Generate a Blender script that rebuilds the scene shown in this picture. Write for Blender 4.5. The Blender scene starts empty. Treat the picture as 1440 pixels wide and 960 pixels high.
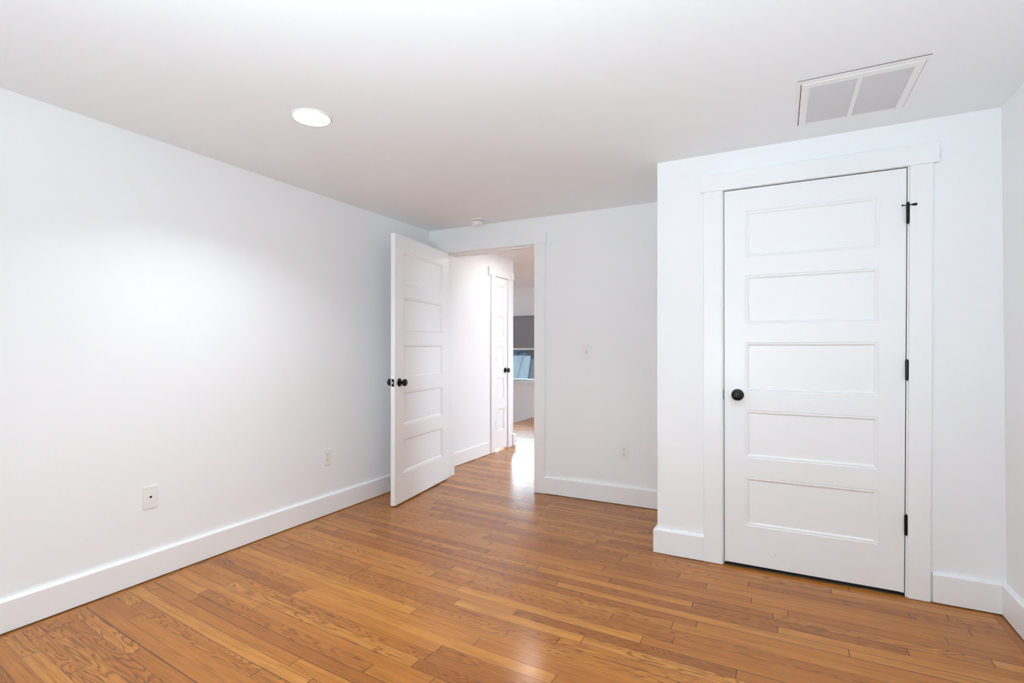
import bpy, bmesh, math, random
from mathutils import Vector, Matrix
random.seed(7)
sc = bpy.context.scene
col = sc.collection
PI = math.pi

# ------------------------------------------------------------------ camera
F_PX, CY, YAW, PITCH, ROLL, CAM_H = 721.14, 487.56, 0.4801, -0.0035, 0.0005, 1.180
Fv = Vector((-math.sin(YAW)*math.cos(PITCH), math.cos(YAW)*math.cos(PITCH), -math.sin(PITCH)))
R0 = Vector((math.cos(YAW), math.sin(YAW), 0)); U0 = R0.cross(Fv)
Rv = R0*math.cos(ROLL) + U0*math.sin(ROLL); Uv = U0*math.cos(ROLL) - R0*math.sin(ROLL)
cd = bpy.data.cameras.new('camera'); cam = bpy.data.objects.new('camera', cd); col.objects.link(cam)
cd.sensor_fit = 'HORIZONTAL'; cd.sensor_width = 36.0; cd.lens = F_PX/1440*36
cd.shift_y = (CY-480)/1440; cd.clip_start = 0.02; cd.clip_end = 300
M = Matrix((Rv, Uv, -Fv)).transposed().to_4x4(); M.translation = Vector((0, 0, CAM_H))
cam.matrix_world = M
sc.camera = cam

# ------------------------------------------------------------------ exposure, world, lights
sc.view_settings.view_transform = 'Standard'; sc.view_settings.look = 'None'
sc.view_settings.exposure = 0.18; sc.view_settings.gamma = 1.0; sc.view_settings.use_curve_mapping = False
try:
    sc.cycles.use_denoising = True; sc.cycles.denoiser = 'OPENIMAGEDENOISE'
    sc.cycles.max_bounces = 14; sc.cycles.diffuse_bounces = 10; sc.cycles.glossy_bounces = 5
    sc.cycles.transmission_bounces = 6; sc.cycles.transparent_max_bounces = 8
    sc.cycles.sample_clamp_indirect = 6.0; sc.cycles.caustics_reflective = False; sc.cycles.caustics_refractive = False
except Exception: pass
SKY = 19.0
w = bpy.data.worlds.new('overcast_sky'); sc.world = w; w.use_nodes = True
bg = w.node_tree.nodes['Background']; bg.inputs[0].default_value = (0.76, 0.93, 1.10, 1); bg.inputs[1].default_value = SKY

# room dimensions (metres; the camera stands at x = y = 0)
XL, XR, YB, YC, XC, YR, H = -2.859, 0.8916, 3.842, 3.038, -0.628, -0.85, 2.2596
BT, BH = 0.02, 0.14            # baseboard thickness, height
YH = 4.01                      # hall side of the back wall
XH, YHE = -2.89, 5.58          # hall wall and its end
YW, XS = 8.107, -3.768         # far window wall, stairwell edge
XLL, XRR = -5.2, 0.8916        # far room extents

def area(name, loc, rot, sx, sy, power, color=(1, 1, 1), shape='RECTANGLE', spread=PI):
    l = bpy.data.lights.new(name, 'AREA'); l.shape = shape; l.size = sx; l.size_y = sy
    l.energy = power; l.color = color; l.spread = spread
    o = bpy.data.objects.new(name, l); col.objects.link(o); o.location = loc; o.rotation_euler = rot
    return o
DAY = (0.80, 0.95, 1.04)
# added fill lamps at the unseen bedroom windows, standing before opaque blinds
area('daylight_fill_rear', (-1.55, YR+0.004, 1.36), (PI/2, 0, 0), 1.30, 1.24, 8.0, DAY)
area('daylight_fill_rear_right', (0.18, YR+0.004, 1.36), (PI/2, 0, 0), 0.80, 1.24, 7.5, DAY)
area('daylight_fill_right', (XR-0.012, 0.30, 1.36), (PI/2, 0, PI/2), 1.10, 1.24, 8.0, DAY)
# daylight in the far room
area('daylight_far_room_window', (XRR+0.02, 6.6, 1.30), (PI/2, 0, PI/2), 1.50, 1.20, 8, DAY)
# added unseen fill lamp aimed up at the ceiling, in place of a bounced flash
area('ceiling_fill', (-0.50, -0.45, 0.95), (PI-0.60, 0, 0), 0.5, 0.5, 30, (0.79, 0.95, 1.05), spread=2.3)

# ------------------------------------------------------------------ materials
def mat(name, color, rough=0.5, metal=0.0, bump=0.0, bscale=200.0, spec=0.5, coat=0.0):
    m = bpy.data.materials.new(name); m.use_nodes = True
    nt = m.node_tree; b = nt.nodes['Principled BSDF']
    b.inputs['Base Color'].default_value = (*color, 1); b.inputs['Roughness'].default_value = rough
    b.inputs['Metallic'].default_value = metal; b.inputs['Specular IOR Level'].default_value = spec
    b.inputs['Coat Weight'].default_value = coat
    tc = nt.nodes.new('ShaderNodeTexCoord'); n = nt.nodes.new('ShaderNodeTexNoise')
    n.inputs['Scale'].default_value = bscale; n.inputs['Detail'].default_value = 3
    nt.links.new(tc.outputs['Object'], n.inputs['Vector'])
    if bump:
        bp = nt.nodes.new('ShaderNodeBump'); bp.inputs['Strength'].default_value = bump; bp.inputs['Distance'].default_value = 0.001
        nt.links.new(n.outputs['Fac'], bp.inputs['Height']); nt.links.new(bp.outputs['Normal'], b.inputs['Normal'])
    # faint tonal unevenness so no surface is a dead flat colour
    n2 = nt.nodes.new('ShaderNodeTexNoise'); n2.inputs['Scale'].default_value = 1.7
    nt.links.new(tc.outputs['Object'], n2.inputs['Vector'])
    mx = nt.nodes.new('ShaderNodeMix'); mx.data_type = 'RGBA'
    mx.inputs[6].default_value = (*[c*0.985 for c in color], 1); mx.inputs[7].default_value = (*[min(1, c*1.01) for c in color], 1)
    nt.links.new(n2.outputs['Fac'], mx.inputs[0]); nt.links.new(mx.outputs[2], b.inputs['Base Color'])
    return m
WALL = mat('white_wall_paint', (0.855, 0.875, 0.890), 0.65, bump=0.06, bscale=260, spec=0.25)
CEIL = mat('white_ceiling_paint', (0.852, 0.888, 0.912), 0.8, bump=0.05, bscale=260, spec=0.2)
TRIM = mat('white_semi_gloss_trim', (0.86, 0.88, 0.895), 0.32, bump=0.03, bscale=60, spec=0.4)
DOOR = mat('white_semi_gloss_door', (0.86, 0.88, 0.895), 0.32, bump=0.05, bscale=50, spec=0.4)
BLACK = mat('oil_rubbed_black_metal', (0.012, 0.011, 0.010), 0.32, metal=0.6, bump=0.03, bscale=90)
PLATE = mat('white_plastic', (0.83, 0.835, 0.835), 0.3, spec=0.5)
DARK = mat('dark_opening_and_shade', (0.015, 0.015, 0.015), 0.8, spec=0.0)
STEEL = mat('dull_screw_metal', (0.55, 0.55, 0.54), 0.35, metal=0.8)
LOUV = mat('grey_filter_mesh', (0.57, 0.57, 0.58), 0.7)
SHADE = mat('dark_grey_shade_fabric', (0.23, 0.23, 0.235), 0.9, bump=0.2, bscale=500)
SKYBLOCK = mat('white_sky_blocker', (0.78, 0.78, 0.77), 0.9)
SHADOWLINE = mat('painted_gap_shade', (0.05, 0.045, 0.04), 0.9)  # dark colour standing in for shade in narrow gaps

def emission(name, color, strength):
    m = bpy.data.materials.new(name); m.use_nodes = True; nt = m.node_tree
    for n in list(nt.nodes): nt.nodes.remove(n)
    o = nt.nodes.new('ShaderNodeOutputMaterial'); e = nt.nodes.new('ShaderNodeEmission')
    e.inputs[0].default_value = (*color, 1); e.inputs[1].default_value = strength
    nt.links.new(e.outputs[0], o.inputs[0]); return m
LED = emission('lit_led_diffuser', (1.0, 0.985, 0.96), 9.0)
LEDH = emission('lit_hall_led_diffuser', (0.95, 0.97, 1.0), 88.0)

def glass():
    m = bpy.data.materials.new('window_glass'); m.use_nodes = True; nt = m.node_tree
    for n in list(nt.nodes): nt.nodes.remove(n)
    o = nt.nodes.new('ShaderNodeOutputMaterial'); t = nt.nodes.new('ShaderNodeBsdfTransparent')
    g = nt.nodes.new('ShaderNodeBsdfGlossy'); g.inputs['Roughness'].default_value = 0.02
    f = nt.nodes.new('ShaderNodeFresnel'); f.inputs[0].default_value = 1.45
    x = nt.nodes.new('ShaderNodeMixShader'); t.inputs[0].default_value = (0.96, 0.98, 0.98, 1)
    nt.links.new(f.outputs[0], x.inputs[0]); nt.links.new(t.outputs[0], x.inputs[1]); nt.links.new(g.outputs[0], x.inputs[2])
    nt.links.new(x.outputs[0], o.inputs[0]); return m
GLASS = glass()

def oak():
    m = bpy.data.materials.new('oak_strip_floor'); m.use_nodes = True; nt = m.node_tree; N = nt.nodes; L = nt.links
    b = N['Principled BSDF']
    def val(x):
        return x
    def mth(op, a, b_=None, c=None):
        n = N.new('ShaderNodeMath'); n.operation = op
        for i, v in enumerate((a, b_, c)):
            if v is None: continue
            if isinstance(v, (int, float)): n.inputs[i].default_value = v
            else: L.new(v, n.inputs[i])
        return n.outputs[0]
    def comb(x, y, z=0.0):
        n = N.new('ShaderNodeCombineXYZ')
        for i, v in enumerate((x, y, z)):
            if isinstance(v, (int, float)): n.inputs[i].default_value = v
            else: L.new(v, n.inputs[i])
        return n.outputs[0]
    def mixf(f, a, b_):
        n = N.new('ShaderNodeMix'); n.data_type = 'FLOAT'
        for i, v in ((0, f), (2, a), (3, b_)):
            if isinstance(v, (int, float)): n.inputs[i].default_value = v
            else: L.new(v, n.inputs[i])
        return n.outputs[0]
    def mixc(f, a, b_, mode='MIX'):
        n = N.new('ShaderNodeMix'); n.data_type = 'RGBA'; n.blend_type = mode
        for i, v in ((0, f), (6, a), (7, b_)):
            if isinstance(v, (int, float)): n.inputs[i].default_value = v
            elif isinstance(v, tuple): n.inputs[i].default_value = (*v, 1)
            else: L.new(v, n.inputs[i])
        return n.outputs[2]
    def white(v, dim='1D'):
        n = N.new('ShaderNodeTexWhiteNoise'); n.noise_dimensions = dim
        L.new(v, n.inputs['W' if dim == '1D' else 'Vector']); return n
    def noise(v, scale, detail=2, rough=0.5, dist=0.0):
        n = N.new('ShaderNodeTexNoise'); n.inputs['Scale'].default_value = scale; n.inputs['Detail'].default_value = detail
        n.inputs['Roughness'].default_value = rough; n.inputs['Distortion'].default_value = dist
        L.new(v, n.inputs['Vector']); return n.outputs['Fac']
    def ramp(f, stops):
        n = N.new('ShaderNodeValToRGB'); cr = n.color_ramp
        while len(cr.elements) < len(stops): cr.elements.new(0.5)
        for e, (p, c) in zip(cr.elements, stops): e.position = p; e.color = (*c, 1)
        L.new(f, n.inputs[0]); return n.outputs[0]
    tc = N.new('ShaderNodeTexCoord'); sp = N.new('ShaderNodeSeparateXYZ'); L.new(tc.outputs['Object'], sp.inputs[0])
    x, y = sp.outputs[0], sp.outputs[1]
    xn = mth('MINIMUM', x, 0.0)
    y2 = mth('SUBTRACT', y, mth('MULTIPLY', mth('MULTIPLY', xn, xn), 0.019))
    # header strips laid along the left and right walls
    inroom = mth('LESS_THAN', y, 3.85)
    bl = mth('LESS_THAN', x, -2.803); br = mth('GREATER_THAN', x, 0.838)
    bord = mth('MULTIPLY', mth('MAXIMUM', bl, br), inroom)
    u = mixf(bord, x, mth('ADD', y, 31.3)); v = mixf(bord, mth('ADD', y2, 20.0), mth('ADD', mth('MULTIPLY', x, 0.6), 57.012))
    W = 0.057
    vr = mth('DIVIDE', v, W); row = mth('FLOOR', vr); vf = mth('FRACT', vr)
    rn = white(row); r1 = rn.outputs['Value']
    rn2 = white(mth('ADD', row, 77.7)); r2 = rn2.outputs['Value']
    LEN = mth('ADD', mth('MULTIPLY', r2, 0.9), 0.6)
    ur = mth('DIVIDE', mth('ADD', u, mth('MULTIPLY', r1, 9.0)), LEN); bi = mth('FLOOR', ur); uf = mth('FRACT', ur)
    bid = comb(row, bi, 3.1)
    wn = white(bid, '3D'); rv = wn.outputs['Value']; sc2 = N.new('ShaderNodeSeparateColor'); L.new(wn.outputs['Color'], sc2.inputs[0])
    ra, rb, rc = sc2.outputs[0], sc2.outputs[1], sc2.outputs[2]
    # seams
    dv = mth('MULTIPLY', mth('MINIMUM', vf, mth('SUBTRACT', 1.0, vf)), W)
    du = mth('MULTIPLY', mth('MINIMUM', uf, mth('SUBTRACT', 1.0, uf)), LEN)
    seamw = mixf(mth('POWER', white(mth('ADD', mth('FLOOR', mth('ADD', vr, 0.5)), 13.3)).outputs['Value'], 2.5), 0.0006, 0.0030)
    sv = mth('SUBTRACT', 1.0, mth('MINIMUM', mth('DIVIDE', dv, seamw), 1.0))
    su = mth('SUBTRACT', 1.0, mth('MINIMUM', mth('DIVIDE', du, 0.0022), 1.0))
    seam = mth('MAXIMUM', sv, su)
    # grain
    off = mth('MULTIPLY', rv, 40.0)
    fine = noise(comb(mth('ADD', mth('MULTIPLY', u, 5.0), off), mth('MULTIPLY', v, 170.0), off), 1.0, 3, 0.6)
    med = noise(comb(mth('ADD', mth('MULTIPLY', u, 1.6), off), mth('MULTIPLY', v, 38.0), off), 1.0, 3, 0.55, 0.4)
    fld = noise(comb(mth('ADD', mth('MULTIPLY', u, 2.3), off), mth('ADD', mth('MULTIPLY', v, 20.0), off), off), 1.0, 1.5, 0.45, 0.25)
    rings = mth('SINE', mth('MULTIPLY', fld, mixf(rb, 75.0, 150.0)))
    rings = mth('POWER', mth('ADD', mth('MULTIPLY', rings, 0.5), 0.5), 3.6)
    cath = mth('MULTIPLY', rings, mth('GREATER_THAN', rc, 0.5))
    base = ramp(ra, [(0.0, (0.36, 0.118, 0.018)), (0.22, (0.46, 0.160, 0.022)), (0.55, (0.54, 0.200, 0.028)), (0.8, (0.59, 0.230, 0.034)), (1.0, (0.66, 0.282, 0.048))])
    c1 = mixc(mth('MULTIPLY', mth('SUBTRACT', 1.0, med), 0.75), base, (0.25, 0.080, 0.012), 'MIX')
    c1 = mixc(mth('MULTIPLY', cath, 0.72), c1, (0.15, 0.045, 0.010), 'MIX')
    fm = mth('MULTIPLY', mth('MAXIMUM', mth('SUBTRACT', fine, 0.5), 0.0), 1.6)
    c1 = mixc(mth('MINIMUM', mth('MULTIPLY', fm, 1.9), 1.0), c1, (0.16, 0.050, 0.010))
    c1 = mixc(mth('MINIMUM', mth('MULTIPLY', seam, 1.6), 0.92), c1, (0.055, 0.018, 0.008))
    L.new(c1, b.inputs['Base Color'])
    L.new(mth('ADD', 0.175, mth('MULTIPLY', fine, 0.07)), b.inputs['Roughness'])
    b.inputs['Specular IOR Level'].default_value = 0.36
    hgt = mth('SUBTRACT', mth('ADD', mth('MULTIPLY', fine, 0.12), mth('MULTIPLY', noise(comb(mth('MULTIPLY', u, 1.0), mth('MULTIPLY', v, 9.0), 0.0), 1.0, 1), 0.9)), mth('MULTIPLY', seam, 1.2))
    bp = N.new('ShaderNodeBump'); bp.inputs['Strength'].default_value = 0.22; bp.inputs['Distance'].default_value = 0.0012
    L.new(hgt, bp.inputs['Height']); L.new(bp.outputs['Normal'], b.inputs['Normal'])
    return m
OAK = oak()

# ------------------------------------------------------------------ mesh helpers
def add(name, bm, m=None, parent=None, smooth=False, bevel=0.0, seg=2):
    bmesh.ops.recalc_face_normals(bm, faces=bm.faces[:])
    me = bpy.data.meshes.new(name); bm.to_mesh(me); bm.free()
    if m: me.materials.append(m)
    if smooth:
        for p in me.polygons: p.use_smooth = True
    o = bpy.data.objects.new(name, me); col.objects.link(o)
    if parent is not None: o.parent = parent
    if bevel:
        md = o.modifiers.new('bevel', 'BEVEL'); md.width = bevel; md.segments = seg; md.limit_method = 'ANGLE'; md.angle_limit = math.radians(40)
    return o
def tag(o, label=None, cat=None, group=None, kind=None):
    for k, v in (('label', label), ('category', cat), ('group', group), ('kind', kind)):
        if v: o[k] = v
    return o
def empty(name, loc=(0, 0, 0), rz=0.0, rot=None):
    o = bpy.data.objects.new(name, None); o.empty_display_size = 0.05; col.objects.link(o)
    o.location = loc; o.rotation_euler = rot if rot else (0, 0, rz); return o
def box(bm, x0, x1, y0, y1, z0, z1):
    vs = [bm.verts.new((x, y, z)) for z in (z0, z1) for y in (y0, y1) for x in (x0, x1)]
    for f in ((0, 2, 3, 1), (4, 5, 7, 6), (0, 1, 5, 4), (2, 6, 7, 3), (0, 4, 6, 2), (1, 3, 7, 5)):
        bm.faces.new([vs[i] for i in f])
    return vs
def boxbm(*a):
    bm = bmesh.new(); box(bm, *a); return bm
def cells(us, vs, hole, w0, w1, axes='xzy'):
    """slab on a grid of cuts us x vs, cells listed in hole left open; axes names u, v, w"""
    bm = bmesh.new(); vd = {}
    def V(i, j, k):
        if (i, j, k) not in vd:
            c = {axes[0]: us[i], axes[1]: vs[j], axes[2]: (w0, w1)[k]}
            vd[(i, j, k)] = bm.verts.new((c['x'], c['y'], c['z']))
        return vd[(i, j, k)]
    nu, nv = len(us)-1, len(vs)-1
    full = lambda i, j: 0 <= i < nu and 0 <= j < nv and (i, j) not in hole
    for i in range(nu):
        for j in range(nv):
            if not full(i, j): continue
            for k in (0, 1): bm.faces.new([V(i, j, k), V(i+1, j, k), V(i+1, j+1, k), V(i, j+1, k)])
            for (di, dj, a, b_) in ((-1, 0, (i, j), (i, j+1)), (1, 0, (i+1, j), (i+1, j+1)), (0, -1, (i, j), (i+1, j)), (0, 1, (i, j+1), (i+1, j+1))):
                if not full(i+di, j+dj):
                    bm.faces.new([V(*a, 0), V(*b_, 0), V(*b_, 1), V(*a, 1)])
    return bm
def prism(profile, axis, a, b_):
    """closed profile of (p, q) extruded from a to b along axis: x -> (y, z), y -> (x, z), z -> (x, y)"""
    bm = bmesh.new()
    def P(t, p, q): return {'x': (t, p, q), 'y': (p, t, q), 'z': (p, q, t)}[axis]
    A = [bm.verts.new(P(a, p, q)) for p, q in profile]; B = [bm.verts.new(P(b_, p, q)) for p, q in profile]
    n = len(profile); bm.faces.new(A); bm.faces.new(B[::-1])
    for i in range(n): bm.faces.new([A[i], A[(i+1) % n], B[(i+1) % n], B[i]])
    return bm
def lathe(profile, n=32, axis='z', loc=(0, 0, 0)):
    """profile of (radius, height) revolved about axis, ends on the axis closed"""
    bm = bmesh.new(); rings = []
    def P(r, h, t):
        c, s = r*math.cos(t), r*math.sin(t)
        p = {'z': (c, s, h), 'y': (c, h, s), 'x': (h, c, s)}[axis]
        return (p[0]+loc[0], p[1]+loc[1], p[2]+loc[2])
    for r, h in profile:
        if r < 1e-6: rings.append([bm.verts.new(P(0, h, 0))])
        else: rings.append([bm.verts.new(P(r, h, 2*PI*i/n)) for i in range(n)])
    for a, b_ in zip(rings, rings[1:]):
        for i in range(n):
            j = (i+1) % n
            if len(a) == 1 and len(b_) == 1: continue
            if len(a) == 1: bm.faces.new([a[0], b_[i], b_[j]])
            elif len(b_) == 1: bm.faces.new([a[i], a[j], b_[0]])
            else: bm.faces.new([a[i], a[j], b_[j], b_[i]])
    return bm
def struct(name, bm, m, label, cat, **k):
    return tag(add(name, bm, m, **k), label, cat, kind='structure')

# ------------------------------------------------------------------ room shell
def lean_right(z): return 0.004 - 0.0135*z/H
# floor: bedroom, hall and landing in one slab of oak strip (open over the stairwell)
us = [XS, XL-0.2, XR+0.15]; vs = [YR-0.15, YHE-0.15, YW+0.15]
struct('floor', cells(us, vs, {(0, 0)}, -0.12, 0.0, 'xyz'), OAK, 'glossy honey oak strip floor running from the bedroom out into the hall', 'floor')
struct('ceiling', boxbm(XLL-0.15, XRR+0.15, YR-0.15, YW+0.15, H, H+0.12), CEIL, 'flat white ceiling above the bedroom and hall', 'ceiling')
struct('wall_left', boxbm(XL-0.15, XL, YR-0.15, YB, 0, H), WALL, 'long plain white wall behind the open door, with two wall plates', 'wall')
# back wall with the doorway to the hall
DX0, DX1, DZ = -2.722, -1.770, 2.062
struct('wall_back', cells([XH-0.80, DX0, DX1, XR+0.15], [0, DZ, H], {(1, 0)}, YB, YH), WALL, 'white wall holding the doorway, light switch and one outlet', 'wall')
# closet front wall and its short return
CX0, CX1, CZ = -0.2905, 0.5585, 2.068
bm = cells([XC, CX0, CX1, XR+0.15], [0, CZ, H], {(1, 0)}, YC, YC+0.11)
struct('wall_closet', bm, WALL, 'white wall around the closed closet door, stepping forward into the room', 'wall')
struct('wall_closet_side', boxbm(XC, XC+0.11, YC+0.11, YB, 0, H), WALL, 'short white return wall of the closet facing the doorway', 'wall')
# right wall, slightly out of plumb, with a window behind the picture's edge
bm = cells([YR-0.15, -0.25, 0.85, 5.8, 7.4, YW+0.15], [0, 0.62, 0.74, 1.98, 2.02, H], {(1, 2), (3, 2)}, XR, XR+0.15, 'yzx')
for v in bm.verts:
    if v.co.x < XR+0.01: v.co.x += lean_right(v.co.z)
struct('wall_right', bm, WALL, 'white wall at the right beside the closet', 'wall')
bm = cells([XL-0.15, -2.20, -0.90, -0.22, 0.58, XR+0.15], [0, 0.74, 1.98, H], {(1, 1), (3, 1)}, YR-0.15, YR)
struct('wall_rear', bm, WALL, 'white bedroom wall with two windows facing the doorway', 'wall')
# hall and far room
YD0, YD1 = 5.098, 5.432
bm = cells([YH, YD0, YD1, YHE], [0, 2.03, H], {(1, 0)}, XH-0.12, XH, 'yzx')
struct('wall_hall', bm, WALL, 'bright white hall wall seen through the doorway', 'wall')
struct('wall_landing', boxbm(XLL, XH-0.12, YHE-0.12, YHE, -1.6, H), WALL, 'white landing wall turning left past the narrow hall door', 'wall')
WX0, WX1, WZ0, WZ1 = -4.50, -3.20, 0.600, 1.790
bm = cells([XLL-0.15, WX0, WX1, XRR+0.15], [-1.6, WZ0, WZ1, H], {(1, 1)}, YW, YW+0.15)
struct('wall_window', bm, WALL, 'far white wall with the window above the stairwell', 'wall')
struct('wall_stair', boxbm(XLL-0.15, XLL, YHE-0.12, YW+0.15, -1.6, H), WALL, 'white outer wall of the stairwell', 'wall')
struct('wall_closet_back', boxbm(XH-0.80, XH-0.70, YH, YHE-0.12, 0, H), WALL, 'back of the narrow hall closet', 'wall')

# stairwell: descending oak flight, skirt board on the window wall
bm = bmesh.new()
pr = [(XS, -0.12)]
for k in range(5): pr += [(XS-0.24*k, -0.19*(k+1)), (XS-0.24*(k+1), -0.19*(k+1))]
pr += [(XS-1.2, -1.6), (XS, -1.6)]
t = struct('stairs', prism(pr, 'y', YHE+0.001, YW-0.001), OAK, 'oak stairs dropping away beside the landing', 'stairs')
pr = [(XS+0.03, 0.0), (XS+0.03, 0.14), (XS-0.05, 0.14), (XS-1.25, -0.81), (XS-1.25, -1.15)]
struct('trim_6', prism(pr, 'y', YW-0.02, YW), TRIM, 'sloping white skirt board under the far window', 'skirting', bevel=0.002)
struct('trim_7', boxbm(XS-0.025, XS, YHE+0.001, YW-0.021, -0.2, 0.0), TRIM, 'white edge board of the landing floor', 'trim')

# ------------------------------------------------------------------ baseboards (slightly eased top edge, hairline gap above the boards)
def base_profile(w, s):
    """w = wall face, s = direction into the room"""
    g = 0.0055
    return [(w, g), (w+s*BT, g), (w+s*BT, BH-0.008), (w+s*(BT-0.007), BH), (w, BH)]
def base_y(name, w, s, y0, y1, label):          # runs along y
    o = struct(name, prism(base_profile(w, s), 'y', y0, y1), TRIM, label, 'baseboard')
    a, b_ = sorted((w+s*0.001, w+s*0.013)); add('floor_gap_shade', boxbm(a, b_, y0+0.01, y1-0.01, 0.0, 0.0055), SHADOWLINE, o); return o  # dark strip painted in for the shade under the baseboard
def base_x(name, w, s, x0, x1, label):          # runs along x
    o = struct(name, prism(base_profile(w, s), 'x', x0, x1), TRIM, label, 'baseboard')
    a, b_ = sorted((w+s*0.001, w+s*0.013)); add('floor_gap_shade', boxbm(x0+0.005, x1-0.005, a, b_, 0.0, 0.0055), SHADOWLINE, o); return o
base_y('baseboard_left', XL, 1, YR, YB, 'long tall white baseboard under the left wall')
base_x('baseboard_back', YB, -1, -1.6915, XC, 'white baseboard between the doorway and the closet corner')
# closet corner board wraps from the return onto the front
bm = bmesh.new()
g = 0.0035
sec = [(0, g), (BT, g), (BT, BH-0.008), (BT-0.007, BH), (0, BH)]
path = [((XC, YB-BT), (-1, 0)), ((XC, YC), (-1, -1)), ((-0.3715, YC), (0, -1))]
rings = []
for (px, py), (dx, dy) in path:
    rings.append([bm.verts.new((px+dx*o, py+dy*o, z)) for o, z in sec])
for A, B in zip(rings, rings[1:]):
    for i in range(5): bm.faces.new([A[i], A[(i+1) % 5], B[(i+1) % 5], B[i]])
bm.faces.new(rings[0]); bm.faces.new(rings[-1][::-1])
struct('baseboard_closet_left', bm, TRIM, 'white baseboard wrapping the outer corner of the closet', 'baseboard')
base_x('baseboard_closet_right', YC, -1, 0.6325, XR+0.002, 'short white baseboard between the closet door and the right wall')
bm = prism(base_profile(XR+0.003, -1), 'y', YR, YC-BT)
struct('baseboard_right', bm, TRIM, 'white baseboard running forward under the right wall', 'baseboard')
base_x('baseboard_rear', YR, 1, XL+BT, XR-BT, 'white baseboard under the rear windows')
base_y('baseboard_hall', XH, 1, YH, YD0-0.112, 'white baseboard under the hall wall before the narrow door')
bm = bmesh.new()
path = [((XH, YD1+0.112), (1, 0)), ((XH, YHE), (1, 1)), ((XH-1.0, YHE), (0, 1))]
rings = []
for (px, py), (dx, dy) in path:
    rings.append([bm.verts.new((px+dx*o*1.3, py+dy*o*1.3, z)) for o, z in sec])
for A, B in zip(rings, rings[1:]):
    for i in range(5): bm.faces.new([A[i], A[(i+1) % 5], B[(i+1) % 5], B[i]])
bm.faces.new(rings[0]); bm.faces.new(rings[-1][::-1])
struct('baseboard_hall_end', bm, TRIM, 'white baseboard stub wrapping the end of the hall wall', 'baseboard')
base_x('baseboard_window', YW, -1, XS+0.03, XRR, 'white baseboard under the far window wall')

# ------------------------------------------------------------------ door builder
PANELS = [(0.228, 0.490), (0.593, 0.849), (0.951, 1.214), (1.312, 1.575), (1.672, 1.922)]
def panel_mesh(x0, x1, z0, z1, y0, y1):
    """raised-edge recessed panel, both faces; y0 front face, y1 back face of the slab"""
    bm = bmesh.new()
    prof = [(0.0, 0.0), (0.0015, 0.0035), (0.004, 0.0045), (0.008, 0.0020), (0.012, 0.0030), (0.0165, 0.0085), (0.019, 0.0105)]
    sides = []
    for y, s in ((y0, 1), (y1, -1)):
        rs = []
        for d, dep in prof:
            rs.append([bm.verts.new((x, y+s*dep, z)) for x, z in ((x0+d, z0+d), (x1-d, z0+d), (x1-d, z1-d), (x0+d, z1-d))])
        for A, B in zip(rs, rs[1:]):
            for i in range(4): bm.faces.new([A[i], A[(i+1) % 4], B[(i+1) % 4], B[i]])
        bm.faces.new(rs[-1]); sides.append(rs[0])
    for i in range(4): bm.faces.new([sides[0][i], sides[0][(i+1) % 4], sides[1][(i+1) % 4], sides[1][i]])
    return bm
def door_slab(root, x0, x1, y0, y1, z0, z1, stile, m):
    zs = [z0]
    for a, b_ in PANELS: zs += [a, b_]
    zs.append(z1)
    add('door_frame', cells([x0, x0+stile, x1-stile, x1], zs, {(1, j) for j in (1, 3, 5, 7, 9)}, y0, y1), m, root)
    for a, b_ in PANELS:
        add('panel', panel_mesh(x0+stile, x1-stile, a, b_, y0, y1), m, root)
def knob(root, x, z, y, s, name='door_knob'):
    """rose and turned knob on the face at y, standing out in direction s"""
    r = add('knob_rose', lathe([(0, 0), (0.0315, 0), (0.0320, s*0.003), (0.0290, s*0.007), (0.016, s*0.009), (0, s*0.009)], 32, 'y', (x, y, z)), BLACK, root, smooth=True)
    pr = [(0, 0.006), (0.011, 0.006), (0.0105, 0.018), (0.012, 0.026), (0.019, 0.031), (0.0255, 0.038), (0.0275, 0.046), (0.0265, 0.053), (0.0225, 0.058), (0.0205, 0.0575), (0.0185, 0.0595), (0.010, 0.061), (0, 0.0615)]
    add(name, lathe([(a, s*h) for a, h in pr], 32, 'y', (x, y, z)), BLACK, root, smooth=True)
def hinge(root, x, y, z0, z1, r=0.0072):
    h = add('hinge', lathe([(0, z0-0.004), (0.003, z0-0.004), (0.0045, z0), (r, z0+0.001), (r, z1-0.001), (0.0045, z1), (0.0045, z1+0.003), (0, z1+0.005)], 16, 'z', (x, y, 0)), BLACK, root)
    return h

# ------------------------------------------------------------------ door_1: open door to the hall, hinged on the left jamb, swung into the room
th = math.radians(-82.04)
d1 = empty('door_1', (-2.7035, 3.850, 0), th)
tag(d1, 'open white five-panel door with black knob, swung in toward the left wall', 'door', kind='structure')
W1 = 0.885; X0 = 0.003
door_slab(d1, X0, X0+W1, 0.015, 0.050, 0.012, 2.040, 0.118, DOOR)
knob(d1, X0+W1-0.062, 0.925, 0.050, 1); knob(d1, X0+W1-0.062, 0.925, 0.015, -1)
pl = add('latch_plate', boxbm(X0+W1-0.0005, X0+W1+0.0016, 0.021, 0.044, 0.897, 0.953), BLACK, d1, bevel=0.0006)
add('latch_bolt', prism([(X0+W1+0.001, 0.026), (X0+W1+0.006, 0.027), (X0+W1+0.011, 0.038), (X0+W1+0.001, 0.039)], 'z', 0.917, 0.933), STEEL, pl)
for z0 in (0.297, 1.033, 1.778): hinge(d1, 0.0, 0.006, z0, z0+0.092)

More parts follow.
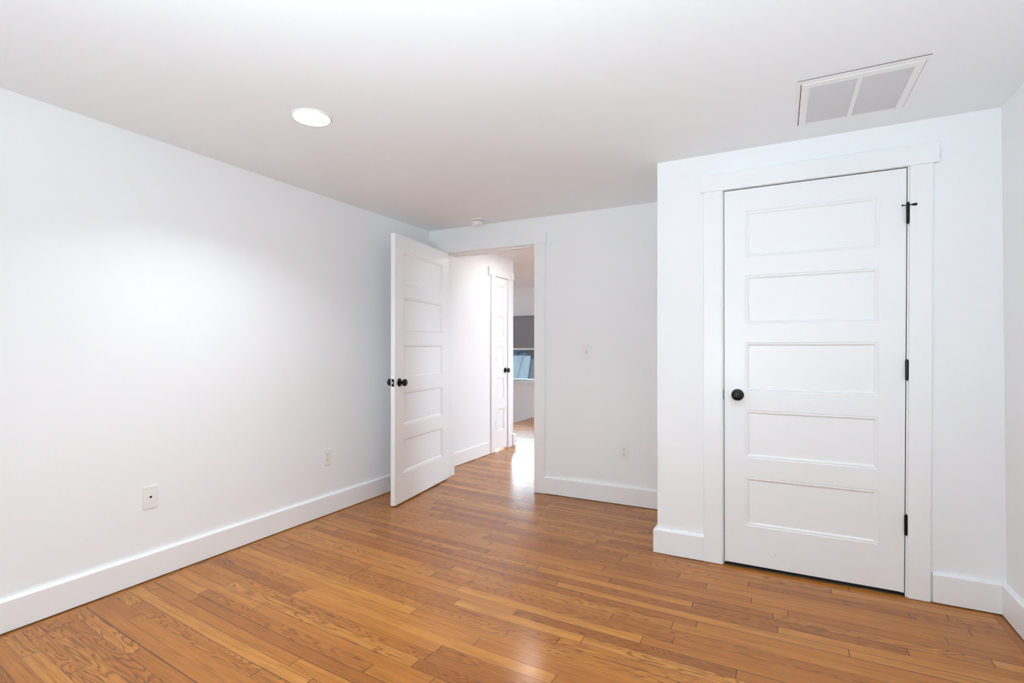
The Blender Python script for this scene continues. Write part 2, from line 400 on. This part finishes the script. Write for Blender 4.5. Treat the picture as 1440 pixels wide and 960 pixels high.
def casing(idx, label, x0, x1, zt, yf, s, head0, head1, headz, jd=None, w=0.094, swap=False, warp=None, ztj=None, wr=None):
    """flat boards round an opening x0..x1 (jamb faces); yf wall face, s = -1 towards the viewer; jd = jamb depth"""
    root = empty('trim_%d' % idx); tag(root, label, 'door trim', kind='structure')
    wr = wr or w
    rev = 0.006
    def T(bm):
        if warp:
            for v in bm.verts: warp(v.co)
        if swap:
            for v in bm.verts: v.co = Vector((yf + (v.co.y-yf), v.co.x, v.co.z))
        return bm
    def B(a0, a1, b0, b1, c0, c1):
        b0, b1 = sorted((b0, b1)); bm = boxbm(a0, a1, b0, b1, c0, c1)
        if swap:
            for v in bm.verts: v.co = Vector((v.co.y, v.co.x, v.co.z))
        if warp:
            for v in bm.verts: warp(v.co)
        return bm
    add('side_casing', B(x0-rev-w, x0-rev, yf, yf+s*0.02, 0.002, zt+0.0), TRIM, root, bevel=0.0015)
    add('side_casing', B(x1+rev, x1+rev+wr, yf, yf+s*0.02, 0.002, zt+0.0), TRIM, root, bevel=0.0015)
    add('head_casing', B(head0, head1, yf, yf+s*0.026, zt, headz), TRIM, root, bevel=0.0015)
    if jd:
        jt = 0.0195; zz = ztj
        bm = cells([x0-jt, x0, x1, x1+jt], [0.0, zz, zz+jt], {(1, 0)}, *sorted((yf, yf-s*jd)))
        if swap:
            for v in bm.verts: v.co = Vector((v.co.y, v.co.x, v.co.z))
        if warp:
            for v in bm.verts: warp(v.co)
        add('jamb', bm, TRIM, root)
    return root
r = casing(1, 'flat white casing and jamb round the open doorway', -2.702, -1.791, 2.040, YB, -1, -2.838, -1.676, 2.124, jd=YH-YB, ztj=2.044, wr=0.0945)
# door stops inside the jamb
add('door_stop', cells([-2.702, -2.690, -1.803, -1.791], [0.0, 2.032, 2.044], {(1, 0)}, YB+0.052, YB+0.088), TRIM, r, bevel=0.001)
add('strike_plate', boxbm(-1.7925, -1.7905, YB+0.012, YB+0.045, 0.895, 0.955), BLACK, r)
casing(4, 'flat white casing on the hall side of the doorway', -2.702, -1.791, 2.040, YH, 1, -2.82, -1.676, 2.124)

# ------------------------------------------------------------------ door_2: closed closet door
def warp(co):
    t = min(1.15, max(0.0, (co.x+0.2665)/0.80)); co.x += 0.0068*(co.z-1.0)*t
D0, D1 = -0.2665, 0.5343
d2 = empty('door_2', (D0, YC, 0))
tag(d2, 'closed white five-panel closet door with a round black knob', 'door', kind='structure')
k0 = len(bpy.data.objects)
door_slab(d2, 0, D1-D0, 0.0, 0.035, 0.0188, 2.043, 0.1045, DOOR)
for o in d2.children:
    for v in o.data.vertices:
        co = v.co.copy(); co.x += D0; warp(co); co.x -= D0; v.co = co
knob(d2, 0.0665, 0.930, 0.0, -1)
add('latch_plate', boxbm(-0.0052, -0.0008, -0.0035, 0.012, 0.902, 0.956), BLACK, d2)
wd = D1-D0
bm = cells([-0.0038, -0.0004, wd+0.0004, wd+0.0038], [0.02, 2.0434, 2.0472], {(1, 0)}, 0.004, 0.034)
for v in bm.verts:
    co = v.co.copy(); co.x += D0; warp(co); co.x -= D0; v.co = co
add('door_gap_shade', bm, SHADOWLINE, d2)  # dark strips painted in for the shade in the door gaps
hx = D1-D0+0.0045
for z0, z1 in ((1.778, 1.875), (1.033, 1.126), (0.297, 0.390)):
    dx = 0.0068*((z0+z1)/2-1.0)
    h = hinge(d2, hx+dx, -0.009, z0, z1, 0.0074)
    add('hinge_leaf', boxbm(hx+dx-0.0025, hx+dx+0.0025, -0.009, 0.020, z0+0.002, z1-0.002), BLACK, h)
    if z0 > 1.5:
        s = add('door_stop', lathe([(0, -0.026), (0.0045, -0.026), (0.0045, -0.021), (0.0022, -0.020), (0.0022, 0.010), (0.0045, 0.014), (0.0062, 0.020), (0.0062, 0.030), (0.0048, 0.033), (0, 0.033)], 16, 'x', (hx+dx, -0.022, z1-0.014)), BLACK, h, smooth=True)
        add('stop_bracket', boxbm(hx+dx-0.006, hx+dx+0.006, -0.0245, -0.006, z1-0.018, z1-0.010), BLACK, h)
casing(2, 'flat white casing and jamb round the closed closet door', -0.2705, 0.5385, 2.047, YC, -1, -0.3862, 0.6533, 2.142, jd=0.11, ztj=2.048, warp=warp, w=0.0945, wr=0.0865)
bm = cells([-0.2705, -0.258, 0.526, 0.5385], [0.0, 2.036, 2.048], {(1, 0)}, YC+0.0365, YC+0.07)
for v in bm.verts: warp(v.co)
add('door_stop', bm, TRIM, bpy.data.objects['trim_2'])
add('under_door_shade', boxbm(-0.268, 0.536, YC+0.001, YC+0.109, 0.0, 0.003), SHADOWLINE, bpy.data.objects['trim_2'])  # dark slab standing in for the shade beneath the closet door
# small scuff near the foot of the closet door
add('scuff_mark', boxbm(0.2450, 0.2480, -0.0006, 0.0003, 0.088, 0.099), LOUV, d2)

# ------------------------------------------------------------------ door_3: narrow hall door
d3 = empty('door_3', (XH+0.004, YD0+0.022, 0), PI/2)
tag(d3, 'narrow white panelled door with black knob in the hall', 'door', kind='structure')
door_slab(d3, 0, YD1-YD0-0.044, 0.0, 0.035, 0.022, 2.001, 0.062, DOOR)
knob(d3, YD1-YD0-0.044-0.045, 0.925, 0.0, -1)
for z0, z1 in ((1.745, 1.838), (1.010, 1.092), (0.270, 0.354)): hinge(d3, -0.004, -0.008, z0, z1, 0.006)
casing(3, 'flat white casing round the narrow hall door', YD0+0.0195, YD1-0.0195, 2.009, XH, 1, 4.955, 5.555, 2.098, jd=0.12, ztj=2.0095, swap=True)

# ------------------------------------------------------------------ windows
def window(name, label, x0, x1, z0, z1, yi, depth, s, frame=None, rz=0.0, loc=(0, 0, 0), meet=True):
    """two sashes in an opening; local x along the wall, y into the wall (outside), origin at loc"""
    root = empty(name, loc, rz); tag(root, label, 'window', kind='structure')
    add('window_frame', cells([x0, x0+0.03, x1-0.03, x1], [z0, z0+0.03, z1-0.03, z1], {(1, 1)}, 0.0, depth), TRIM, root)
    zm = (z0+z1)/2
    for a, b_, y in ((z0+0.03, zm+0.02, 0.03), (zm-0.02, z1-0.03, 0.075)):
        sh = add('sash', cells([x0+0.03, x0+0.07, x1-0.07, x1-0.03], [a, a+0.04, b_-0.04, b_], {(1, 1)}, y, y+0.035), TRIM, root, bevel=0.002)
        if frame != 'nopane': add('pane', boxbm(x0+0.0695, x1-0.0695, y+0.015, y+0.019, a+0.0395, b_-0.0395), GLASS, sh)
    return root
for nm, x0, x1, lc, rz in (('window_2', -2.20, -0.90, None, 0), ('window_3', -0.22, 0.58, None, 0)):
    tag(add('roller_shade', boxbm(x0+0.003, x1-0.003, YR-0.008, YR-0.004, 0.743, 1.977), SKYBLOCK), 'added unseen white blind blocking the sky at the %s rear window' % ('wide' if nm == 'window_2' else 'narrow'), 'window shade')  # unseen blinds added to keep the bright sky out of the bedroom
tag(add('roller_shade', boxbm(XR+0.010, XR+0.014, -0.247, 0.847, 0.743, 1.977), SKYBLOCK), 'added unseen white blind blocking the sky at the right wall window', 'window shade')  # unseen blind added to keep the bright sky out
wn = window('window_1', 'far window with half-drawn dark shade above the stairwell', WX0, WX1, WZ0-0.03, WZ1, 0, 0.12, 1, loc=(0, YW+0.03, 0))
add('window_sill', boxbm(WX0-0.11, WX1+0.11, -0.075, 0.03, WZ0-0.03, WZ0), TRIM, wn, bevel=0.003)
add('window_apron', boxbm(WX0-0.09, WX1+0.09, -0.048, -0.030, 0.450, WZ0-0.03), TRIM, wn, bevel=0.002)
add('side_casing', boxbm(WX0-0.09, WX0, -0.05, -0.03, WZ0, WZ1-0.03), TRIM, wn, bevel=0.002)
add('side_casing', boxbm(WX1, WX1+0.09, -0.05, -0.03, WZ0, WZ1-0.03), TRIM, wn, bevel=0.002)
add('head_casing', boxbm(WX0-0.10, WX1+0.10, -0.056, -0.03, WZ1-0.030, WZ1+0.022), TRIM, wn, bevel=0.002)
# roller shade, its own thing, hanging in the window
rs = empty('roller_shade', (0, YW, 0)); tag(rs, 'dark grey roller shade drawn half way down the far window', 'window shade')
add('shade_fabric', boxbm(WX0+0.012, WX1-0.012, 0.0200, 0.0215, 1.186, 1.758), SHADE, rs)
add('shade_roller', lathe([(0, WX0+0.006), (0.012, WX0+0.006), (0.012, WX1-0.006), (0, WX1-0.006)], 20, 'x', (0, 0.012, 1.772)), SHADE, rs, smooth=False)
add('hem_bar', boxbm(WX0+0.012, WX1-0.012, 0.0155, 0.0260, 1.164, 1.188), TRIM, rs, bevel=0.003)
for nm, lb, x0, x1 in (('window_2', 'wide sash window in the rear wall', -2.20, -0.90), ('window_3', 'narrow sash window in the rear wall', -0.22, 0.58)):
    window(nm, lb, x0-0, x1, 0.74, 1.98, 0, 0.05, 1, frame='nopane', rz=PI, loc=(x0+x1, YR-0.04, 0))
window('window_4', 'sash window in the right wall', -0.25, 0.85, 0.74, 1.98, 0, 0.05, 1, frame='nopane', rz=-PI/2, loc=(XR+0.05, 0.60, 0))
window('window_5', 'window in the right wall of the far room', 5.8, 7.4, 0.74, 1.98, 0, 0.05, 1, frame='nopane', rz=-PI/2, loc=(XR+0.05, 13.2, 0))

# ------------------------------------------------------------------ ceiling lights
def downlight(x, y, label, m, r=0.083, power=6.0, colr=(1, 0.97, 0.93), spread=2.3):
    o = empty('ceiling_light', (x, y, H)); tag(o, label, 'ceiling light')
    add('trim_ring', lathe([(r-0.010, 0.0), (r+0.006, 0.0), (r+0.006, -0.003), (r-0.002, -0.0075), (r-0.010, -0.0065), (r-0.010, 0.0)], 48), PLATE, o, smooth=True)
    add('diffuser', lathe([(0, -0.0082), (r-0.003, -0.0078), (r-0.002, 0.0), (0, 0.0)], 48), m, o)
    l = area('ceiling_light_beam', (0, 0, -0.012), (0, 0, 0), 2*r-0.02, 2*r-0.02, power, colr, 'DISK', spread); l.parent = o
    return o
downlight(-1.930, 1.685, 'lit round recessed light in the bedroom ceiling over the left side', LED, power=9.5, colr=(0.88, 0.97, 1.03))
downlight(-0.020, 1.38, 'lit round recessed light just above the picture edge', LED, power=3.0, colr=(0.88, 0.97, 1.03))
downlight(-2.330, 4.95, 'lit round recessed hall light hidden above the doorway head', LEDH, power=0.4, colr=(0.84, 0.97, 1.07), spread=2.4)
downlight(-1.2, 7.0, 'added unseen recessed light brightening the far room', LED, power=20, colr=(0.80, 0.96, 1.10))  # unseen lamp added to lift the far room's brightness

# ------------------------------------------------------------------ smoke detector
sd = empty('smoke_detector', (-2.245, 3.678, H)); tag(sd, 'small white round smoke detector on the ceiling above the open door', 'smoke detector')
add('mounting_base', lathe([(0, 0), (0.056, 0), (0.0565, -0.004), (0.054, -0.010), (0, -0.010)], 40), PLATE, sd, smooth=False)
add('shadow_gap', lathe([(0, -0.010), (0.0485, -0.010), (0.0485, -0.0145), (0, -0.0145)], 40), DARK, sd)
hb = add('housing', lathe([(0, -0.0145), (0.0525, -0.0145), (0.0530, -0.022), (0.047, -0.040), (0.040, -0.048), (0.0, -0.050)], 40), PLATE, sd, smooth=False, bevel=0.001)
add('test_button', lathe([(0, -0.049), (0.010, -0.049), (0.010, -0.0525), (0, -0.053)], 20, 'z', (0.012, -0.010, 0)), PLATE, hb)

# ------------------------------------------------------------------ return air vent in the ceiling
av = empty('air_vent', (0, 0, H)); tag(av, 'white rectangular return air grille in the ceiling above the closet door', 'air vent')
ax0, ax1, ay0, ay1 = 0.068, 0.498, 2.372, 2.842
add('outer_frame', cells([ax0, 0.0805, 0.4905, ax1], [ay0, 2.398, 2.833, ay1], {(1, 1)}, -0.0035, 0.0, 'xyz'), PLATE, av, bevel=0.0008)
add('frame_edge_shade', boxbm(0.0685, 0.500, 2.3700, 2.3719, -0.0016, 0.0), DARK, av)  # dark line painted in for the shade along the frame's near edge
add('shadow_gap', cells([0.0805, 0.0835, 0.4885, 0.4905], [2.398, 2.3995, 2.832, 2.833], {(1, 1)}, -0.0020, 0.0, 'xyz'), DARK, av)
fr = add('grille_frame', cells([0.0835, 0.114, 0.279, 0.2965, 0.461, 0.4885], [2.3995, 2.438, 2.816, 2.832], {(1, 1), (3, 1)}, -0.0060, -0.0002, 'xyz'), PLATE, av, bevel=0.0012)
for a, b_ in ((0.114, 0.279), (0.2965, 0.461)):
    bm = bmesh.new(); n = 42; p = (2.816-2.438)/n
    # folded louvre sheet: one continuous zigzag
    pts = []
    for i in range(n):
        y = 2.438+i*p
        pts += [(y, -0.0045), (y+p*0.62, -0.0010)]
    pts.append((2.816, -0.0045))
    A = [bm.verts.new((a, y, z)) for y, z in pts]; B = [bm.verts.new((b_, y, z)) for y, z in pts]
    for i in range(len(pts)-1): bm.faces.new([A[i], A[i+1], B[i+1], B[i]])
    add('louvre', bm, LOUV, av)
for x, y in ((0.1, 2.418), (0.475, 2.418)):
    add('screw', lathe([(0, -0.0075), (0.004, -0.0068), (0.0045, -0.006), (0, -0.0055)], 16, 'z', (x, y, 0)), PLATE, fr)

# ------------------------------------------------------------------ wall plates
def plate(root, w=0.070, h=0.1145):
    return add('cover_plate', cells([-w/2, w/2], [-h/2, h/2], set(), -0.0055, 0.0), PLATE, root, bevel=0.003, seg=3)
def outlet(loc, rz, label):
    r = empty('wall_outlet', loc, rz); tag(r, label, 'electrical outlet', 'duplex wall outlets'); plate(r)
    for zc in (0.0195, -0.0195):
        rc = add('receptacle', cells([-0.0165, 0.0165], [zc-0.014, zc+0.014], set(), -0.0080, -0.0050), PLATE, r, bevel=0.003, seg=3)
        add('slot', boxbm(-0.0075, -0.0055, -0.0083, -0.0078, zc-0.001, zc+0.008), DARK, rc)
        add('slot', boxbm(0.0050, 0.0070, -0.0083, -0.0078, zc, zc+0.007), DARK, rc)
        add('ground_hole', lathe([(0, -0.0083), (0.0024, -0.0083), (0.0024, -0.0078), (0, -0.0078)], 14, 'y', (0, 0, zc-0.007)), DARK, rc)
    add('screw', lathe([(0, -0.0068), (0.0028, -0.0064), (0.003, -0.0055), (0, -0.005)], 14, 'y'), STEEL, r)
outlet((XL, 2.636, 0.4075), PI/2, 'white duplex outlet on the left wall, nearest the open door')
outlet((-1.041, YB, 0.3985), 0, 'white duplex outlet on the back wall beside the closet corner')
jk = empty('wall_jack_plate', (XL, 1.476, 0.419), PI/2); tag(jk, 'white phone jack plate on the left wall, nearest the camera', 'wall jack')
plate(jk)
js = add('jack_insert', cells([-0.009, 0.009], [-0.010, 0.012], set(), -0.0075, -0.005), PLATE, jk, bevel=0.001)
add('jack_opening', cells([-0.0058, -0.003, 0.003, 0.0058], [-0.004, -0.0015, 0.007], {(0, 0), (2, 0)}, -0.0079, -0.0074), DARK, js)
for z in (-0.042, 0.042): add('screw', lathe([(0, -0.0068), (0.0026, -0.0064), (0.0028, -0.0055), (0, -0.005)], 14, 'y', (0, 0, z)), PLATE, jk)
sw = empty('light_switch', (-1.3415, YB, 1.154)); tag(sw, 'white toggle light switch on the wall right of the doorway', 'light switch')
plate(sw, 0.074, 0.116)
tg = add('toggle', prism([(-0.005, -0.010), (-0.0155, 0.004), (-0.0150, 0.010), (-0.005, 0.008)], 'x', -0.0042, 0.0042), PLATE, sw, bevel=0.0008)
add('toggle_slot_shade', cells([-0.006, -0.0046, 0.0046, 0.006], [-0.013, -0.0115, 0.0115, 0.013], {(1, 1)}, -0.0060, -0.0053), SHADOWLINE, sw)
for z in (-0.030, 0.030): add('screw', lathe([(0, -0.0068), (0.0026, -0.0064), (0.0028, -0.0055), (0, -0.005)], 14, 'y', (0, 0, z)), PLATE, sw)

# ------------------------------------------------------------------ outdoors, seen through the far window
GROUND = mat('leaf_strewn_ground', (0.013, 0.0115, 0.011), 0.95, spec=0.0, bump=0.4, bscale=6)
ROOFB = mat('pale_blue_metal_roof', (0.027, 0.030, 0.032), 0.95, spec=0.0)
SIDING = mat('grey_siding', (0.015, 0.015, 0.015), 0.8, spec=0.0)
BARK = mat('grey_brown_bark', (0.013, 0.0115, 0.011), 0.95, spec=0.0, bump=0.5, bscale=30)
NEEDLE = mat('blue_green_needles', (0.007, 0.010, 0.012), 0.9, spec=0.0, bump=0.5, bscale=12)
bm = bmesh.new(); n = 24
gv = [[bm.verts.new((-60+110*i/n, 9+90*j/n, -3.2 + (0 if j < 6 else 0.07*(j-6)*1.5) + 0.25*math.sin(i*1.7+j*0.9))) for j in range(n+1)] for i in range(n+1)]
for i in range(n):
    for j in range(n): bm.faces.new([gv[i][j], gv[i+1][j], gv[i+1][j+1], gv[i][j+1]])
struct('ground', bm, GROUND, 'brown wooded ground beyond the far window', 'ground')
# neighbouring shed with a ribbed pale roof sloping toward the house
def at(u, v, Y):
    d = Fv + Rv*((u-720)/F_PX) - Uv*((v-CY)/F_PX); t = Y/d.y; return Vector((d.x*t, Y, CAM_H+d.z*t))
hs = empty('shed', (-12.0, 22.0, -3.2)); tag(hs, 'low outbuilding with a pale blue ribbed roof outside the far window', 'shed')
yr, ye = 24.0, 17.5
zr = at(735, 500, yr).z; ze = at(735, 543, ye).z
xr_r = at(746.5, 500, yr).x; xr_e = at(740, 543, ye).x
xr_l = xr_r-9.0; xe_l = xr_e-9.0
def rel(p): return (p[0]+12.0, p[1]-22.0, p[2]+3.2)
bm = bmesh.new()
top = [rel((xr_l, yr, zr)), rel((xr_r, yr, zr)), rel((xr_e, ye, ze)), rel((xe_l, ye, ze))]
A = [bm.verts.new(p) for p in top]; B = [bm.verts.new((p[0], p[1], p[2]-0.12)) for p in top]
bm.faces.new(A); bm.faces.new(B[::-1])
for i in range(4): bm.faces.new([A[i], A[(i+1) % 4], B[(i+1) % 4], B[i]])
rf = add('roof', bm, ROOFB, hs)
for k in range(9):
    t = (k+0.5)/9
    a = Vector(top[0]).lerp(Vector(top[1]), t); b_ = Vector(top[3]).lerp(Vector(top[2]), t)
    bm = bmesh.new(); vsb = []
    for p in (a, b_):
        for dx, dz in ((-0.03, 0), (0.03, 0), (0.03, 0.05), (-0.03, 0.05)): vsb.append(bm.verts.new((p.x+dx, p.y, p.z+dz+0.002)))
    for f in ((0, 1, 2, 3), (7, 6, 5, 4), (0, 4, 5, 1), (1, 5, 6, 2), (2, 6, 7, 3), (3, 7, 4, 0)): bm.faces.new([vsb[i] for i in f])
    add('roof_rib', bm, ROOFB, rf)
x0, x1 = rel((xe_l+0.3, 0, 0))[0], rel((xr_e-0.3, 0, 0))[0]
add('shed_wall', prism([(ye-22+0.3, 0), (yr-22-0.2, 0), (yr-22-0.2, zr+3.2-0.16), (ye-22+0.3, ze+3.2-0.10)], 'x', x0, x1), SIDING, hs)

def tube(bm, p, q, r0, r1, n=6, start=None):
    d = (q-p).normalized(); a = d.orthogonal().normalized(); b_ = d.cross(a)
    ring = lambda c, r: [bm.verts.new(c + (a*math.cos(2*PI*i/n)+b_*math.sin(2*PI*i/n))*r) for i in range(n)]
    A = start or ring(p, r0); B = ring(q, r1)
    for i in range(n): bm.faces.new([A[i], A[(i+1) % n], B[(i+1) % n], B[i]])
    return B
def bare_tree(x, y, h, label, lean=0.0, r=0.16):
    rnd = random.Random(int(x*91+y*17))
    bm = bmesh.new()
    def grow(p, d, ln, rad, lev):
        q = p; start = None; steps = 4
        for s in range(steps):
            nd = (d + Vector((rnd.uniform(-.12, .12), rnd.uniform(-.12, .12), 0.05))).normalized()
            q2 = q + nd*ln/steps; start = tube(bm, q, q2, rad*(1-0.16*s), rad*(1-0.16*(s+1)), 6, start)
            if lev < 3 and s > 0:
                for _ in range(2):
                    a = rnd.uniform(0, 2*PI); sd_ = (nd*0.7 + Vector((math.cos(a), math.sin(a), 0.25))*0.75).normalized()
                    grow(q2, sd_, ln*rnd.uniform(.38, .55), rad*0.42, lev+1)
            q, d = q2, nd
    grow(Vector((0, 0, 0)), Vector((lean, 0, 1)).normalized(), h, r, 0)
    o = add('bare_tree', bm, BARK); o.location = (x, y, -3.25); tag(o, label, 'tree', 'bare trees outside the far window')
    return o
p = at(749.5, 520, 10.6)
bare_tree(p.x+0.16, 10.6, 12.0, 'bare grey tree standing right of the pale shed roof, nearest the window', 0.0, 0.085)
p = at(733, 510, 16.2)
bare_tree(p.x, 16.2, 4.2, 'thin bare tree whose twigs cross the pale shed roof', 0.0, 0.02)
p = at(754, 510, 26.0)
bare_tree(p.x, 26.0, 6.5, 'bare tree farther back at the right of the far window', 0.05, 0.3)
def conifer(x, y, h, r, label):
    rnd = random.Random(int(abs(x)*31+y)); o = empty('evergreen_tree', (x, y, -3.0)); tag(o, label, 'tree', 'evergreens beyond the shed')
    bm = bmesh.new(); n = 26; L = 13; rings = []
    for k in range(L*2+1):
        t = k/(L*2); rad = r*(1-t)*(1.0 if k % 2 == 0 else 0.62)+0.02
        rings.append([bm.verts.new((math.cos(2*PI*i/n)*rad*rnd.uniform(.78, 1.2), math.sin(2*PI*i/n)*rad*rnd.uniform(.78, 1.2), 0.5+(h-0.5)*t+(-0.22 if k % 2 == 0 else 0))) for i in range(n)])
    for A, B in zip(rings, rings[1:]):
        for i in range(n): bm.faces.new([A[i], A[(i+1) % n], B[(i+1) % n], B[i]])
    bm.faces.new(rings[0]); bm.faces.new(rings[-1])
    add('foliage', bm, NEEDLE, o)
    add('trunk', lathe([(0, 0), (0.2, 0), (0.15, 0.9), (0, 0.9)], 12), BARK, o)
for i, (u, Y, hh, lb) in enumerate(((722, 30, 5.3, 'dark evergreen behind the left end of the shed roof'), (733, 36, 5.9, 'dark evergreen behind the middle of the shed roof'), (743, 42, 6.8, 'dark evergreen behind the right end of the shed roof'), (757, 48, 7.4, 'dark evergreen farthest right beyond the shed'))):
    p = at(u, 495, Y); conifer(p.x, Y, hh, 1.9, lb)
bpy.context.view_layer.update()
